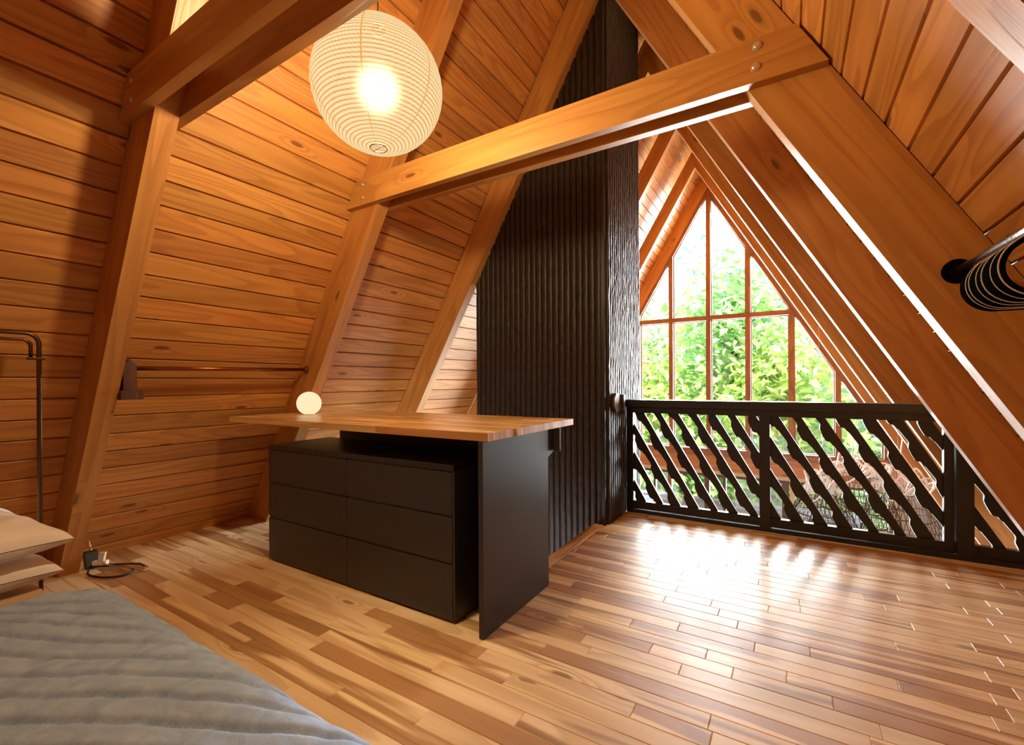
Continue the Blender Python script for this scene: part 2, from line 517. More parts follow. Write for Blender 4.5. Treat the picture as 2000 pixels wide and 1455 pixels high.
# ------------------------------------------------------------------ tie beams, bolted in pairs
def bolt(t, x, y, z, face):
    mb = MB(); s = -1 if face < 0 else 1; kk = 1.35 if x > -1 else 1.0
    prof = [(0.0, .0075), (.006, .0075), (.0085, .006), (.0088, .0035), (.0125, .0034), (.0135, .0018), (.0138, 0.0)]
    mb.lathe([(r * kk, s * h * kk) for r, h in prof], (x, y, z), 20, 'y')
    mb.build('bolt', M['zinc'], t)['label'] = 'shiny zinc bolt'


def tie(y0, y1, zb, zt, label, bolts, face):
    xl = lambda z: -(WL - .012 - .5 * z) / S60; xr = lambda z: (WR - .012 - .5 * z) / S60
    poly = [(xl(zb), zb), (xr(zb), zb), (xr(zt), zt), (xl(zt), zt)]
    t = thing('tie_beam', (-1.3, (y0 + y1) / 2, zb), label, 'beam', 'paired tie beams across the roof')
    mb = MB(); mb.prism(poly, y0, y1, (1, 0)); mb.build('plank', M['beam'], t, bevel=.003)
    for x, z in bolts: bolt(t, x, y0 if face < 0 else y1, z, face)
    return t


Z0, Z1 = 2.428, 2.612
tie(2.181 - .045, 2.181, Z0, Z1, 'pale tie beam crossing the room with two bolts at each end', [(-2.528, 2.568), (-2.528, 2.478), (-.108, 2.575), (-.114, 2.49)], -1)
tie(2.181 + RW, 2.181 + RW + .045, Z0, Z1, 'tie beam behind the pale bolted one, its lower edge lit', [(-2.52, 2.568), (-2.52, 2.478)], 1)
tie(0.891 - .045, 0.891, Z0, Z1, 'dark tie beam overhead at upper left with two bolts', [(-2.545, 2.568), (-2.545, 2.478), (-.1, 2.57), (-.1, 2.48)], -1)
tie(0.891 + RW, 0.891 + RW + .045, Z0, Z1, 'dark tie beam above the paper lantern, edge catching its glow', [(-2.545, 2.568), (-2.545, 2.478)], 1)


# ------------------------------------------------------------------ loft floor
def floor_planks():
    mb = MB(); w = .083; y = 2.225 - w * 53; x_lo, x_hi = -4.12, 1.56
    while y < 4.055:
        y1 = min(y + w, 4.055)
        if y1 - y < .01: break
        xa = x_lo if y1 < 2.40 else -1.302
        x = xa - random.random() * .6
        while x < x_hi:
            L = random.choice([.3, .45, .6, .75, .9, 1.1, 1.3]) * random.uniform(.85, 1.15)
            a, b = max(x, xa), min(x + L, x_hi); x += L
            if b - a < .01: continue
            r = (random.random(), random.random()); e = .0016; g = .0010; d = -.0026
            ix0, ix1, iy0, iy1 = a + g, b - g, y + g, y1 - g
            T = [(ix0 + e, iy0 + e, 0), (ix1 - e, iy0 + e, 0), (ix1 - e, iy1 - e, 0), (ix0 + e, iy1 - e, 0)]
            Bm = [(a, y, d), (b, y, d), (b, y1, d), (a, y1, d)]
            mb.face(T, [(p[0], p[1] - y) for p in T], r)
            for i in range(4):
                j = (i + 1) % 4
                q = [Bm[i], Bm[j], T[j], T[i]]
                mb.face(q, [(p[0], p[1] - y) for p in q], r)
        y = y1
    # sub-floor
    mb.bx(-4.12, 1.56, -2.2, 2.40, -.22, -.004)
    mb.bx(-1.302, 1.56, 2.40, 4.055, -.22, -.004)
    return mb


tag(floor_planks().build('floor', M['floor']), 'glossy loft floor of mixed pale and brown hickory planks', 'floor', kind='structure')
mb = MB(); mb.bx(-1.392, -1.303, 2.40, 3.568, -.24, .004, 'y')
tag(mb.build('trim_1', M['floor'], bevel=.004), 'pale wood nosing along the stair opening before the chimney', 'floor trim', kind='structure')
mb = MB(); mb.bx(-4.12, -1.395, 2.385, 2.42, -.24, .002, 'x')
tag(mb.build('trim_2', M['floor'], bevel=.003), 'wood nosing along the stair opening behind the dresser', 'floor trim', kind='structure')
mb = MB(); mb.bx(-5.7, 3.2, 2.5, 8.7, -2.68, -2.60, 'y')
tag(mb.build('floor_ground', M['deck']), 'grey wood floor of the room below, seen through the railing', 'floor', kind='structure')


# ------------------------------------------------------------------ chimney clad in charred ribs
def chimney():
    x0, x1, y0, y1 = -2.595, -1.292, 3.578, 4.52
    t = thing('chimney', (x0, y0, 0), 'tall chimney clad in charred black vertical ribs', 'chimney')
    def ribs(mb, p, du, dn, length, zt_of):
        pitch = .0555; n = int(length / pitch + .5); pitch = length / n
        for i in range(n):
            u0 = i * pitch; uc = u0 + pitch / 2
            zt = zt_of(u0) ; zs = np.arange(-2.55, zt, .045).tolist() + [zt]
            prof = [(0.0, .0), (.0035, .001), (.006, .017), (.013, .0225), (pitch / 2, .024), (pitch - .013, .0225), (pitch - .006, .017), (pitch - .0035, .001), (pitch, 0)]
            rows = []
            for z in zs:
                row = []
                for k, (a, h) in enumerate(prof):
                    q = p + du * (u0 + a) + V(0, 0, z)
                    nn = mnoise.noise(q * 16) * .6 + mnoise.noise(q * 42) * .5
                    wob = mnoise.noise(V(i * 3.1, z * 5, .3)) * .0025
                    hh = h + (nn * .006 if .01 < h else 0)
                    row.append(q + du * (wob if 0 < k < 8 else 0) + dn * hh)
                rows.append(row)
            mb.grid(rows)
    mb = MB(); ribs(mb, V(x0, y0, 0), V(1, 0, 0), V(0, -1, 0), x1 - x0 - .02, lambda u: min(2 * (WL + S60 * (x0 + u)) - .02, 4.85))
    mb.build('front_cladding', M['char'], t, smooth=True)
    mb = MB(); ribs(mb, V(x1, y0 + .02, 0), V(0, 1, 0), V(1, 0, 0), y1 - y0 - .02, lambda u: 4.80)
    mb.build('side_cladding', M['char'], t, smooth=False)
    poly = [(x0 + .02, -2.55), (x1 - .001, -2.55), (x1 - .001, 4.84), (x0 + .02, 4.84)]
    poly = clip(poly, -S60, C60, WL - .01)
    mb = MB(); mb.prism(poly, y0 + .002, y1, (0, 1)); mb.build('core', M['black_rail'], t)
    mb = MB(); mb.bx(x1 - .026, x1 + .004, y0 - .024, y0 + .022, -2.5, 4.78, 'z'); mb.build('corner_strip', M['black_rail'], t, bevel=.003)


chimney()
t = thing('wall_plate', (-1.262, 3.76, 1.0), 'small dark eight-sided plate on the chimney beside the railing', 'bracket')
mb = MB(); c = V(-1.264, 3.745, 1.01)
P = [(.085 * math.cos(a), .085 * math.sin(a)) for a in [math.pi / 8 + k * math.pi / 4 for k in range(8)]]
A = [c + V(0, p[0], p[1]) for p in P]; B = [q + V(.022, 0, 0) for q in A]
mb.face(B); mb.face(A[::-1])
for i in range(8): j = (i + 1) % 8; mb.face([A[i], A[j], B[j], B[i]])
mb.build('plate', M['brown'], t, bevel=.003)
mb = MB(); mb.bx(-1.264, -1.222, 3.85, 3.885, .955, 1.075, 'z'); mb.build('rail_clip', M['steel'], t, bevel=.003)


# ------------------------------------------------------------------ railing
def railing():
    y0 = 4.062; yc = y0 + .045
    t = thing('railing', (-.2, yc, 0), 'black loft railing with slanted notched balusters', 'railing')
    K = M['black_rail']
    xw = lambda z: (WR - .006 - .5 * z) / S60
    def part(name, x0, x1, ya, yb, z0, z1, g='x', bev=.004):
        poly = [(x0, z0), (x1, z0), (x1, z1), (x0, z1)]
        poly = clip(poly, S60, C60, WR - .008)
        mb = MB(); mb.prism(poly, ya, yb, (1, 0) if g == 'x' else (0, 1)); return mb.build(name, K, t, bevel=bev)
    part('cap_rail', -1.262, 1.6, y0 - .028, y0 + .115, .962, 1.022, bev=.006)
    part('top_rail', -1.262, 1.6, y0, y0 + .085, .905, .960)
    part('bottom_rail', -1.205, 1.6, y0 + .008, y0 + .050, .037, .105)
    part('base_rail', -1.262, 1.6, y0 - .016, y0 + .10, .001, .034, bev=.008)
    part('post', -1.262, -1.205, y0 - .004, y0 + .09, .0345, .9045, 'z')
    part('post', -.199, -.125, y0 - .010, y0 + .09, .0345, .9045, 'z')
    part('post', .936, 1.020, y0 - .030, y0 + .095, .0345, .98, 'z', .006)
    part('stile', .883, .934, y0 + .010, y0 + .052, .106, .904, 'z')
    # balusters: straight upper edge, notched lower edge
    ax = V(.5, -S60); tx = V(-S60, -.5)
    prof = [(0, .080), (.040, .082), (.052, .074), (.060, .064), (.085, .062), (.100, .056), (.190, .050), (.205, .052), (.222, .064), (.232, .072), (.262, .077)]
    per = .285
    def baluster(xt, xa, xb, ph):
        s0 = V(xt, .907); L = .802 / S60
        top = []; s = -.15
        while s < L + .15:
            top.append(s); s += .01
        lo = []
        def w(s):
            q = (s + ph) % per
            for (a, wa), (b, wb) in zip(prof, prof[1:] + [(per, .080)]):
                if a <= q <= b: return wa + (wb - wa) * (q - a) / max(b - a, 1e-6)
            return .06
        # build as strip of quads clipped to the opening
        pts_hi = [s0 + ax * s for s in top]; pts_lo = [s0 + ax * s + tx * w(s) for s in top]
        mb = MB(); n = 0; ya, yb = y0 + .030, y0 + .052
        strips = []
        for i in range(len(top) - 1):
            poly = [tuple(pts_lo[i]), tuple(pts_lo[i + 1]), tuple(pts_hi[i + 1]), tuple(pts_hi[i])]
            for nx, nz, d in ((0, 1, .905), (0, -1, -.105), (1, 0, xb), (-1, 0, -xa), (S60, C60, WR - .012)):
                poly = clip(poly, nx, nz, d)
                if len(poly) < 3: break
            if len(poly) < 3: continue
            A = [(p[0], ya, p[1]) for p in poly]; B = [(p[0], yb, p[1]) for p in poly]
            mb.face(A); mb.face(B[::-1]); m = len(poly)
            for a in range(m):
                b = (a + 1) % m
                pa, pb = V(*poly[a]), V(*poly[b]); dd = (pb - pa)
                if dd.length < 1e-5: continue
                # skip the internal cuts between strips
                if abs(dd.normalized().dot(ax)) < .25 and abs((pa - s0).dot(ax) - (pb - s0).dot(ax)) < 1e-4: continue
                mb.face([A[b], A[a], B[a], B[b]])
        if mb.f: mb.build('baluster', K, t)
    for k in range(-6, 8): baluster(-1.115 + .1485 * k, -1.205, -.199, (.05 * k * k + .07 * k) % .285)
    for k in range(-4, 8): baluster(-.067 + .149 * k, -.125, .883, (.06 * k * k + .11 * k) % .285)
    for k in range(3, 8): baluster(-.067 + .149 * k + .04, 1.02, 1.6, (.09 * k) % .285)


railing()


# ------------------------------------------------------------------ gable end with windows
def gable():
    yA, yB = 8.64, 8.80
    LO, RO = 3.37, 1.262            # where the gable timbers meet the window frame
    LI, RI = 3.318, 1.205           # where the frame meets the glass
    t = thing('wall_front', (-1.2, 8.7, -.4), 'timber gable end framing the tall window', 'wall', kind='structure')
    # raking boards between roof and frame
    xm = (RO - LO) / (2 * S60)
    p = lambda off, z: (-(off - .5 * z) / S60, z); q = lambda off, z: ((off - .5 * z) / S60, z)
    mb = MB(); mb.prism([p(WL + .01, -2.6), p(LO, -2.6), (xm, LO * 2 + 2 * S60 * xm), (xm, 2 * (WL + .01) + 2 * S60 * xm)], yA, yB + .04, (C60, S60)); mb.build('rake_board', M['beam'], t)
    mb = MB(); mb.prism([q(RO, -2.6), q(WR + .01, -2.6), (xm, 2 * (WR + .01) - 2 * S60 * xm), (xm, 2 * RO - 2 * S60 * xm)], yA, yB + .04, (-C60, S60)); mb.build('rake_board', M['beam'], t)
    def bar(parent, name, x0, x1, z0, z1, ya, yb, mat, g='x', lo=LO, ro=RO, bev=.004):
        poly = clip(clip([(x0, z0), (x1, z0), (x1, z1), (x0, z1)], -S60, C60, lo), S60, C60, ro)
        if len(poly) > 2:
            mb = MB(); mb.prism(poly, ya, yb, (1, 0) if g == 'x' else (0, 1)); return mb.build(name, mat, parent, bevel=bev)
    bar(t, 'header', -6, 4, -.385, -.119, yA - .02, yB + .02, M['beam'])
    bar(t, 'header_trim', -6, 4, -.45, -.386, yA, yB, M['cream_trim'])
    # upper window
    w = thing('window_1', (-1.2, 8.7, 0), 'tall pointed gable window of wood-framed panes looking onto trees', 'window', kind='structure')
    xi = (RI - LI) / (2 * S60)
    ya, yb = 8.66, 8.77
    mb = MB(); mb.prism([p(LO, -.0), p(LI, -.0), (xi, 2 * (LI + S60 * xi)), (xm, 2 * (LO + S60 * xm))], ya - .01, yb, (C60, S60)); mb.build('frame', M['sash'], w, bevel=.004)
    mb = MB(); mb.prism([q(RI, -.0), q(RO, -.0), (xm, 2 * (RO - S60 * xm)), (xi, 2 * (RI - S60 * xi))], ya - .01, yb, (-C60, S60)); mb.build('frame', M['sash'], w, bevel=.004)
    bar(w, 'sill', -6, 4, -.118, -.002, ya - .05, yb + .02, M['sash'])
    MX = [-3.08, -2.452, -1.850, -1.207, -.583, .047, .657, 1.25]
    hw = .036
    for x in MX:
        for z0, z1 in ((0, 2.276), (2.348, 4.6)):
            bar(w, 'mullion', x - hw, x + hw, z0, z1, ya - .035, yb, M['sash'], 'z', LI, RI, .006)
    bar(w, 'transom', -6, 4, 2.2765, 2.3475, ya - .02, yb, M['sash'], 'x', LI, RI, .006)
    XS = [-4.0] + MX + [2.0]
    for a, b in zip(XS[:-1], XS[1:]):
        for z0, z1 in ((0, 2.276), (2.348, 4.6)):
            poly = clip(clip([(a + hw, z0), (b - hw, z0), (b - hw, z1), (a + hw, z1)], -S60, C60, LI), S60, C60, RI)
            if len(poly) > 2:
                mb = MB(); mb.prism(poly, 8.715, 8.721, (0, 1)); mb.build('pane', M['glass'], w)
                # pale inner glazing bead just inside the pane edge
                cx = sum(v[0] for v in poly) / len(poly); cz = sum(v[1] for v in poly) / len(poly)
                mb = MB(); n = len(poly)
                inn = []
                for i in range(n):
                    a0, a1, a2 = V(*poly[i - 1]), V(*poly[i]), V(*poly[(i + 1) % n])
                    d1, d2 = (a1 - a0).normalized(), (a2 - a1).normalized()
                    n1, n2 = V(-d1.y, d1.x), V(-d2.y, d2.x); bs = (n1 + n2)
                    if bs.length < 1e-4: bs = n1
                    inn.append(a1 + bs * (.017 / max(bs.dot(n1), .3)))
                for i in range(n):
                    j = (i + 1) % n
                    o0, o1, i0, i1 = V(*poly[i]), V(*poly[j]), inn[i], inn[j]
                    if (o1 - o0).length < .03: continue
                    L = lambda v, y: (v.x, y, v.y)
                    pts = [L(o0, 8.690), L(o1, 8.690), L(i1, 8.700), L(i0, 8.700), L(o0, 8.714), L(o1, 8.714), L(i1, 8.714), L(i0, 8.714)]
                    for f in ((0, 1, 2, 3), (3, 2, 6, 7)): mb.face([pts[k] for k in f])
                mb.build('glazing_bead', M['sash'], w)
    # lower window band of the room below
    w2 = thing('window_2', (-1.2, 8.7, -1.5), 'lower window band and door under the header, deck beyond', 'window', kind='structure')
    for x, wd, mt in ((-4.3, .09, 'sash'), (-3.2, .08, 'sash'), (-2.507, .085, 'sash'), (-2.164, .04, 'frame_brown'), (-1.89, .07, 'sash'), (-1.249, .085, 'frame_brown'), (-.964, .05, 'frame_brown'),
                      (-.05, .10, 'frame_brown'), (.045, .07, 'cream_trim'), (1.33, .12, 'cream_trim')):
        mb = MB(); mb.bx(x - wd / 2, x + wd / 2, 8.66, 8.77, -2.6, -.451, 'z'); mb.build('mullion', M[mt], w2, bevel=.004)
    mb = MB(); mb.bx(-4.3, 1.33, 8.662, 8.768, -.50, -.452); mb.build('frame', M['frame_brown'], w2)
    for a, b in ((-4.25, -2.55), (-2.46, -1.93), (-1.85, -1.295), (-1.2, -.10), (.085, 1.265)):
        mb = MB(); mb.prism([(a, -2.58), (b, -2.58), (b, -.501), (a, -.501)], 8.715, 8.721, (0, 1)); mb.build('pane', M['glass'], w2)
    bar(t, 'lower_panel', 1.395, 4, -2.6, -.451, 8.66, 8.77, M['pale_panel'], 'z', WL, WR)
    bar(t, 'lower_panel', -6, -4.35, -2.6, -.451, 8.66, 8.77, M['pale_panel'], 'z', WL, WR)


gable()


# ------------------------------------------------------------------ dresser
def dresser():
    x0, x1, y0, y1 = -2.985, -1.392, 1.722, 2.19
    t = thing('dresser', ((x0 + x1) / 2, (y0 + y1) / 2, 0), 'black six-drawer dresser under the wooden counter', 'dresser')
    K = M['black_panel']
    mb = MB(); mb.bx(x0, x1, y0 + .022, y1, .004, .750, 'x'); mb.build('body', K, t, bevel=.002)
    mb = MB(); mb.bx(x0 + .012, x1 - .004, y0 - .001, y1, .7505, .778, 'x'); mb.build('top', M['black_top'], t, bevel=.002)
    rows = [(.012, .286), (.298, .519), (.531, .740)]
    xm = (x0 + x1) / 2
    for z0, z1 in rows:
        for a, b in ((x0 + .002, xm - .0015), (xm + .0015, x1 - .014)):
            d = MB(); d.bx(a, b, y0, y0 + .021, z0, z1, 'x'); dr = d.build('drawer', K, t, bevel=.002)
            g = MB(); g.bx(a + .004, b - .004, y0 + .006, y0 + .021, z1 + .0005, z1 + .010, 'x')
            g.build('finger_pull', M['black_rail'], dr).location = (0, 0, 0)
    g = MB(); g.bx(x1 - .012, x1, y0 + .002, y0 + .021, .012, .749, 'z'); g.build('side_edge', K, t, bevel=.001)


dresser()


# ------------------------------------------------------------------ counter
def counter():
    t = thing('counter', (-1.3, 2.1, 0), 'butcher-block counter on black panels over the dresser', 'counter')
    x0, x1, y0, y1, z0, z1 = -3.43, -1.172, 1.695, 2.655, .912, .950
    mb = MB(); n = 22; w = (y1 - y0) / n
    for i in range(n):
        x = x0 - random.random() * .5
        while x < x1:
            L = random.uniform(.35, .9); a, b = max(x, x0), min(x + L, x1); x += L
            if b - a < .01: continue
            mb.bx(a, b, y0 + i * w, y0 + (i + 1) * w, z0, z1, 'x')
    tag(mb.build('worktop', M['counter'], t), 'golden butcher-block worktop')
    K = M['black_panel']
    mb = MB(); mb.bx(-1.220, -1.194, 1.684, 2.344, .001, .911, 'z'); mb.build('end_panel', K, t, bevel=.0015)
    mb = MB(); mb.bx(-3.0, -1.221, 2.300, 2.322, .001, .911, 'x'); mb.build('back_panel', K, t, bevel=.001)
    br = MB()
    A = [(2.345, .911), (2.345, .735), (2.44, .772), (2.44, .911)]
    f0 = [(-1.214, y, z) for y, z in A]; f1 = [(-1.206, y, z) for y, z in A]
    br.face(f1); br.face(f0[::-1])
    for i in range(4): j = (i + 1) % 4; br.face([f0[i], f0[j], f1[j], f1[i]])
    br.build('bracket', M['black_rail'], t)
    mb = MB(); mb.bx(-1.235, -1.165, 2.4405, 2.448, .772, .911, 'z'); mb.build('bracket_flange', M['steel'], t, bevel=.001)['label'] = 'pale grey bracket flange'


counter()

# globe lamp on the counter
t = thing('globe_lamp', (-3.10, 2.105, .950), 'small glowing ball lamp standing on the wooden counter', 'lamp')
mb = MB(); R = .088; prof = []
for i in range(25):
    a = -math.pi / 2 + .42 + (math.pi - .42) * i / 24
    prof.append((max(R * math.cos(a), .0005), R * math.sin(a) + R * math.cos(.42)))
mb.lathe(prof, (-3.10, 2.105, .954), 40); mb.build('globe', M['globe'], t, smooth=True)
mb = MB(); mb.lathe([(.0005, 0), (.036, 0), (.037, .002), (.036, .006), (.0005, .006)], (-3.10, 2.105, .9502), 32); mb.build('base', M['white_plastic'], t)


# ------------------------------------------------------------------ paper lantern
def lantern():
    c = V(-1.498, 1.355, 2.446); R = .2715; kz = .945
    t = thing('paper_lantern', c, 'round ribbed paper lantern glowing under the roof', 'lamp')
    mb = MB(); prof = []; n = 72; a0 = math.asin(.036 / R)
    for i in range(n + 1):
        a = -math.pi / 2 + a0 + (math.pi - 2 * a0) * i / n
        rib = .0008 * math.cos(2 * math.pi * 23 * i / n)
        prof.append(((R + rib) * math.cos(a), R * kz * math.sin(a)))
    mb.lathe(prof, c, 96); mb.build('shade', M['paper'], t, smooth=True)
    lo = c - V(0, 0, R * kz * math.cos(a0))
    hi = c + V(0, 0, R * kz * math.cos(a0))
    ring = [lo + V(.036 * math.cos(a), .036 * math.sin(a), 0) for a in np.linspace(0, 2 * math.pi, 28)[:-1]]
    mb = MB(); mb.tube(ring, .0022, 6, True); mb.tube([lo + V(-.036, .004, 0), lo + V(.036, -.004, 0)], .0015, 6); mb.build('wire_ring', M['copper'], t, smooth=True)
    ring = [hi + V(.036 * math.cos(a), .036 * math.sin(a), 0) for a in np.linspace(0, 2 * math.pi, 28)[:-1]]
    mb = MB(); mb.tube(ring, .0022, 6, True); mb.tube([hi + V(-.036, 0, 0), hi + V(.036, 0, 0)], .0015, 6); mb.build('wire_ring', M['copper'], t, smooth=True)
    mb = MB(); zr = 2 * (WL + S60 * c.x) - .03
    mb.tube([hi, hi + V(.001, 0, .8), V(c.x, c.y, zr)], .0028, 6); mb.build('cord', M['cable'], t)
    l = D.lights.new('lantern_light', 'POINT'); l.energy = LANTERN_W; l.color = (1.0, .82, .53); l.shadow_soft_size = .07
    lo_ = D.objects.new('lantern_light', l); COL.objects.link(lo_); lo_.location = c


LANTERN_W = 310
lantern()


# ------------------------------------------------------------------ rods, brackets, rails
def flange_y(mb, c, r, s):
    prof = [(.0005, 0), (r, 0), (r, .004), (r * .8, .008), (.55 * r, .010), (.5 * r, .024), (.0005, .024)]
    mb.lathe([(a, s * h) for a, h in prof], c, 28, 'y')


t = thing('wall_rod', (-3.24, 1.6, 1.292), 'thin copper rod between two left rafters above the counter', 'rod')
mb = MB(); mb.tube([(-3.24, 1.085, 1.278), (-3.24, 2.170, 1.294)], .0135, 14); mb.build('rod', M['copper'], t, smooth=True)
mb = MB(); flange_y(mb, (-3.24, 2.180, 1.294), .030, -1); mb.build('flange', M['brown'], t, smooth=True)

t = thing('rod_bracket', (-3.26, 1.03, 1.1), 'dark wooden bracket with pointed top on the left rafter', 'bracket')
yb = .9875
def hexprism(mb, x0, x1, pts):
    A = [(x0, yb + a, z) for a, z in pts]; B = [(x1, yb + a, z) for a, z in pts]
    mb.face(A[::-1]); mb.face(B)
    n = len(pts)
    for i in range(n): j = (i + 1) % n; mb.face([A[i], A[j], B[j], B[i]])
mb = MB(); hexprism(mb, -3.285, -3.165, [(0.02, 1.15), (.082, 1.15), (.082, 1.292), (.050, 1.327), (.02, 1.292)]); mb.build('upright', M['brown'], t, bevel=.004)
mb = MB(); hexprism(mb, -3.30, -3.20, [(0.0005, 1.165), (.0195, 1.165), (.0195, 1.30), (.0005, 1.315)]); mb.build('back_plate', M['brown'], t, bevel=.003)
mb = MB(); hexprism(mb, -3.305, -3.135, [(0.0005, 1.098), (.105, 1.098), (.105, 1.149), (.0005, 1.149)]); mb.build('foot_block', M['brown'], t, bevel=.004)
mb = MB(); mb.bx(-3.1655, -3.164, yb + .064, yb + .066, 1.156, 1.182, 'z'); mb.build('brass_pin', M['brass'], t)
mb = MB(); mb.bx(-3.1355, -3.134, yb + .070, yb + .072, 1.108, 1.138, 'z'); mb.build('brass_pin', M['brass'], t)


def arc(c, a, b, r, n=8):
    """points of a quarter bend from direction a to b around corner c"""
    c, a, b = Vector(c), Vector(a).normalized(), Vector(b).normalized()
    o = c - a * r * -1 if False else c + (b - a) * 0
    ctr = c - a * r + b * r
    return [ctr - b * r * math.cos(t) + a * r * math.sin(t) for t in np.linspace(0, math.pi / 2, n)]


t = thing('clothes_frame', (-3.16, .675, 0), 'bent dark metal tube frame standing behind the white pillows', 'clothes frame')
px, py = -3.16, .675
mb = MB(); pts = [(px, -.7, 1.436)] + arc((px, py, 1.436), (0, 1, 0), (0, 0, -1), .05) + [(px, py, .012)]
mb.tube(pts, .0095, 12); mb.build('tube', M['bronze'], t, smooth=True)
mb = MB(); pts = [(px - .004, -.7, 1.404)] + arc((px - .004, py - .028, 1.404), (0, 1, 0), (0, 0, -1), .03) + [(px - .004, py - .028, 1.315)]
mb.tube(pts, .0075, 10); mb.build('inner_tube', M['bronze'], t, smooth=True)
mb = MB(); mb.bx(px - .018, px + .018, py - .042, py + .02, 1.306, 1.318, 'y'); mb.build('clamp', M['bronze'], t, bevel=.003)
mb = MB(); mb.lathe([(.0005, 0), (.02, 0), (.02, .012), (.0005, .012)], (px, py, .0005), 20); mb.build('foot', M['black_plastic'], t)

t = thing('hanging_rail', (.509, 1.6, 1.566), 'shiny round metal rail with a black flange on the right rafter', 'clothes rail')
mb = MB(); mb.tube([(.509, 1.015, 1.545), (.509, 2.155, 1.566)], .0125, 20); mb.build('tube', M['chrome'], t, smooth=True)
mb = MB(); mb.tube([(.509, 1.72, 1.5585), (.509, 1.722, 1.5585)], .0131, 20); mb.build('joint_ring', M['black_plastic'], t, smooth=True)
mb = MB(); mb.lathe([(.0005, 0), (.043, 0), (.043, -.005), (.036, -.009), (.020, -.011), (.019, -.03), (.0005, -.03)], (.509, 2.1805, 1.566), 48, 'y'); mb.build('flange', M['hanger'], t)


def hanger(k, y, label):
    t = thing('coat_hanger', (.509, y, 1.55), label, 'hanger', 'black hangers on the rail')
    cz, w, r = 1.55, .200, .048
    rot = math.radians(random.uniform(-1.5, 1.5))
    def P(x, z, dy=0): return V(.509 + x * math.cos(rot), y + x * math.sin(rot) + dy, z)
    zb = cz - .226
    # loop: neck -> left shoulder -> rounded tip -> bottom bar -> right tip -> neck
    loop = []
    def tip(sx):
        c = (sx * (w - r), zb + r)
        return c
    L = []
    for a in np.linspace(126, 270, 15): L.append((-(w - r) + r * math.cos(math.radians(a)), zb + r + r * math.sin(math.radians(a))))
    Rr = [(-x, z) for x, z in L][::-1]
    path = L + Rr
    top = [(.03, cz - .031), (.0, cz - .024), (-.03, cz - .031)]
    path = path + top
    hw, th = .019, .0045
    n = len(path)
    mb = MB(); O = []
    for i in range(n):
        a, b = V(*path[i - 1]), V(*path[(i + 1) % n]); d = (b - a).normalized(); nn = V(-d.y, d.x)
        p = V(*path[i]); O.append((p - nn * th, p + nn * th))
    for i in range(n):
        j = (i + 1) % n
        a0, a1 = O[i]; b0, b1 = O[j]
        q = [P(a0.x, a0.y, -hw), P(b0.x, b0.y, -hw), P(b1.x, b1.y, -hw), P(a1.x, a1.y, -hw), P(a0.x, a0.y, hw), P(b0.x, b0.y, hw), P(b1.x, b1.y, hw), P(a1.x, a1.y, hw)]
        for f in ((0, 1, 2, 3), (7, 6, 5, 4), (4, 5, 1, 0), (3, 2, 6, 7)): mb.face([q[m] for m in f])
    mb.build('body', M['hanger'], t)
    mb = MB(); mb.tube([P(V(*path[i]).x, V(*path[i]).y - 0, -hw) + (P(O[i][0].x, O[i][0].y, 0) - P(path[i][0], path[i][1], 0)) for i in range(n)], .0012, 5, True); mb.build('painted_highlight', M['edge_highlight'], t)  # thin white line paints the lit edge of the black body
    mb = MB(); pts = [P(0, cz - .026), P(0, cz - .0242)] + [P(.0195 * math.sin(a), cz - .0045 - .0195 * math.cos(a) ) for a in np.linspace(.3, 4.4, 16)]
    mb.tube(pts, .002, 6); mb.build('hook', M['chrome'], t)['label'] = 'chrome hanger hook'


ORD = ['first black hanger from the rafter, lowest curve in view', 'second black hanger from the rafter on the metal rail', 'third black hanger from the rafter on the metal rail',
       'fourth black hanger from the rafter on the metal rail', 'fifth black hanger from the rafter on the metal rail', 'sixth black hanger from the rafter, curve nearest the rail']
for k, y in enumerate([1.275, 1.252, 1.216, 1.180, 1.145, 1.105]): hanger(k, y, ORD[k])


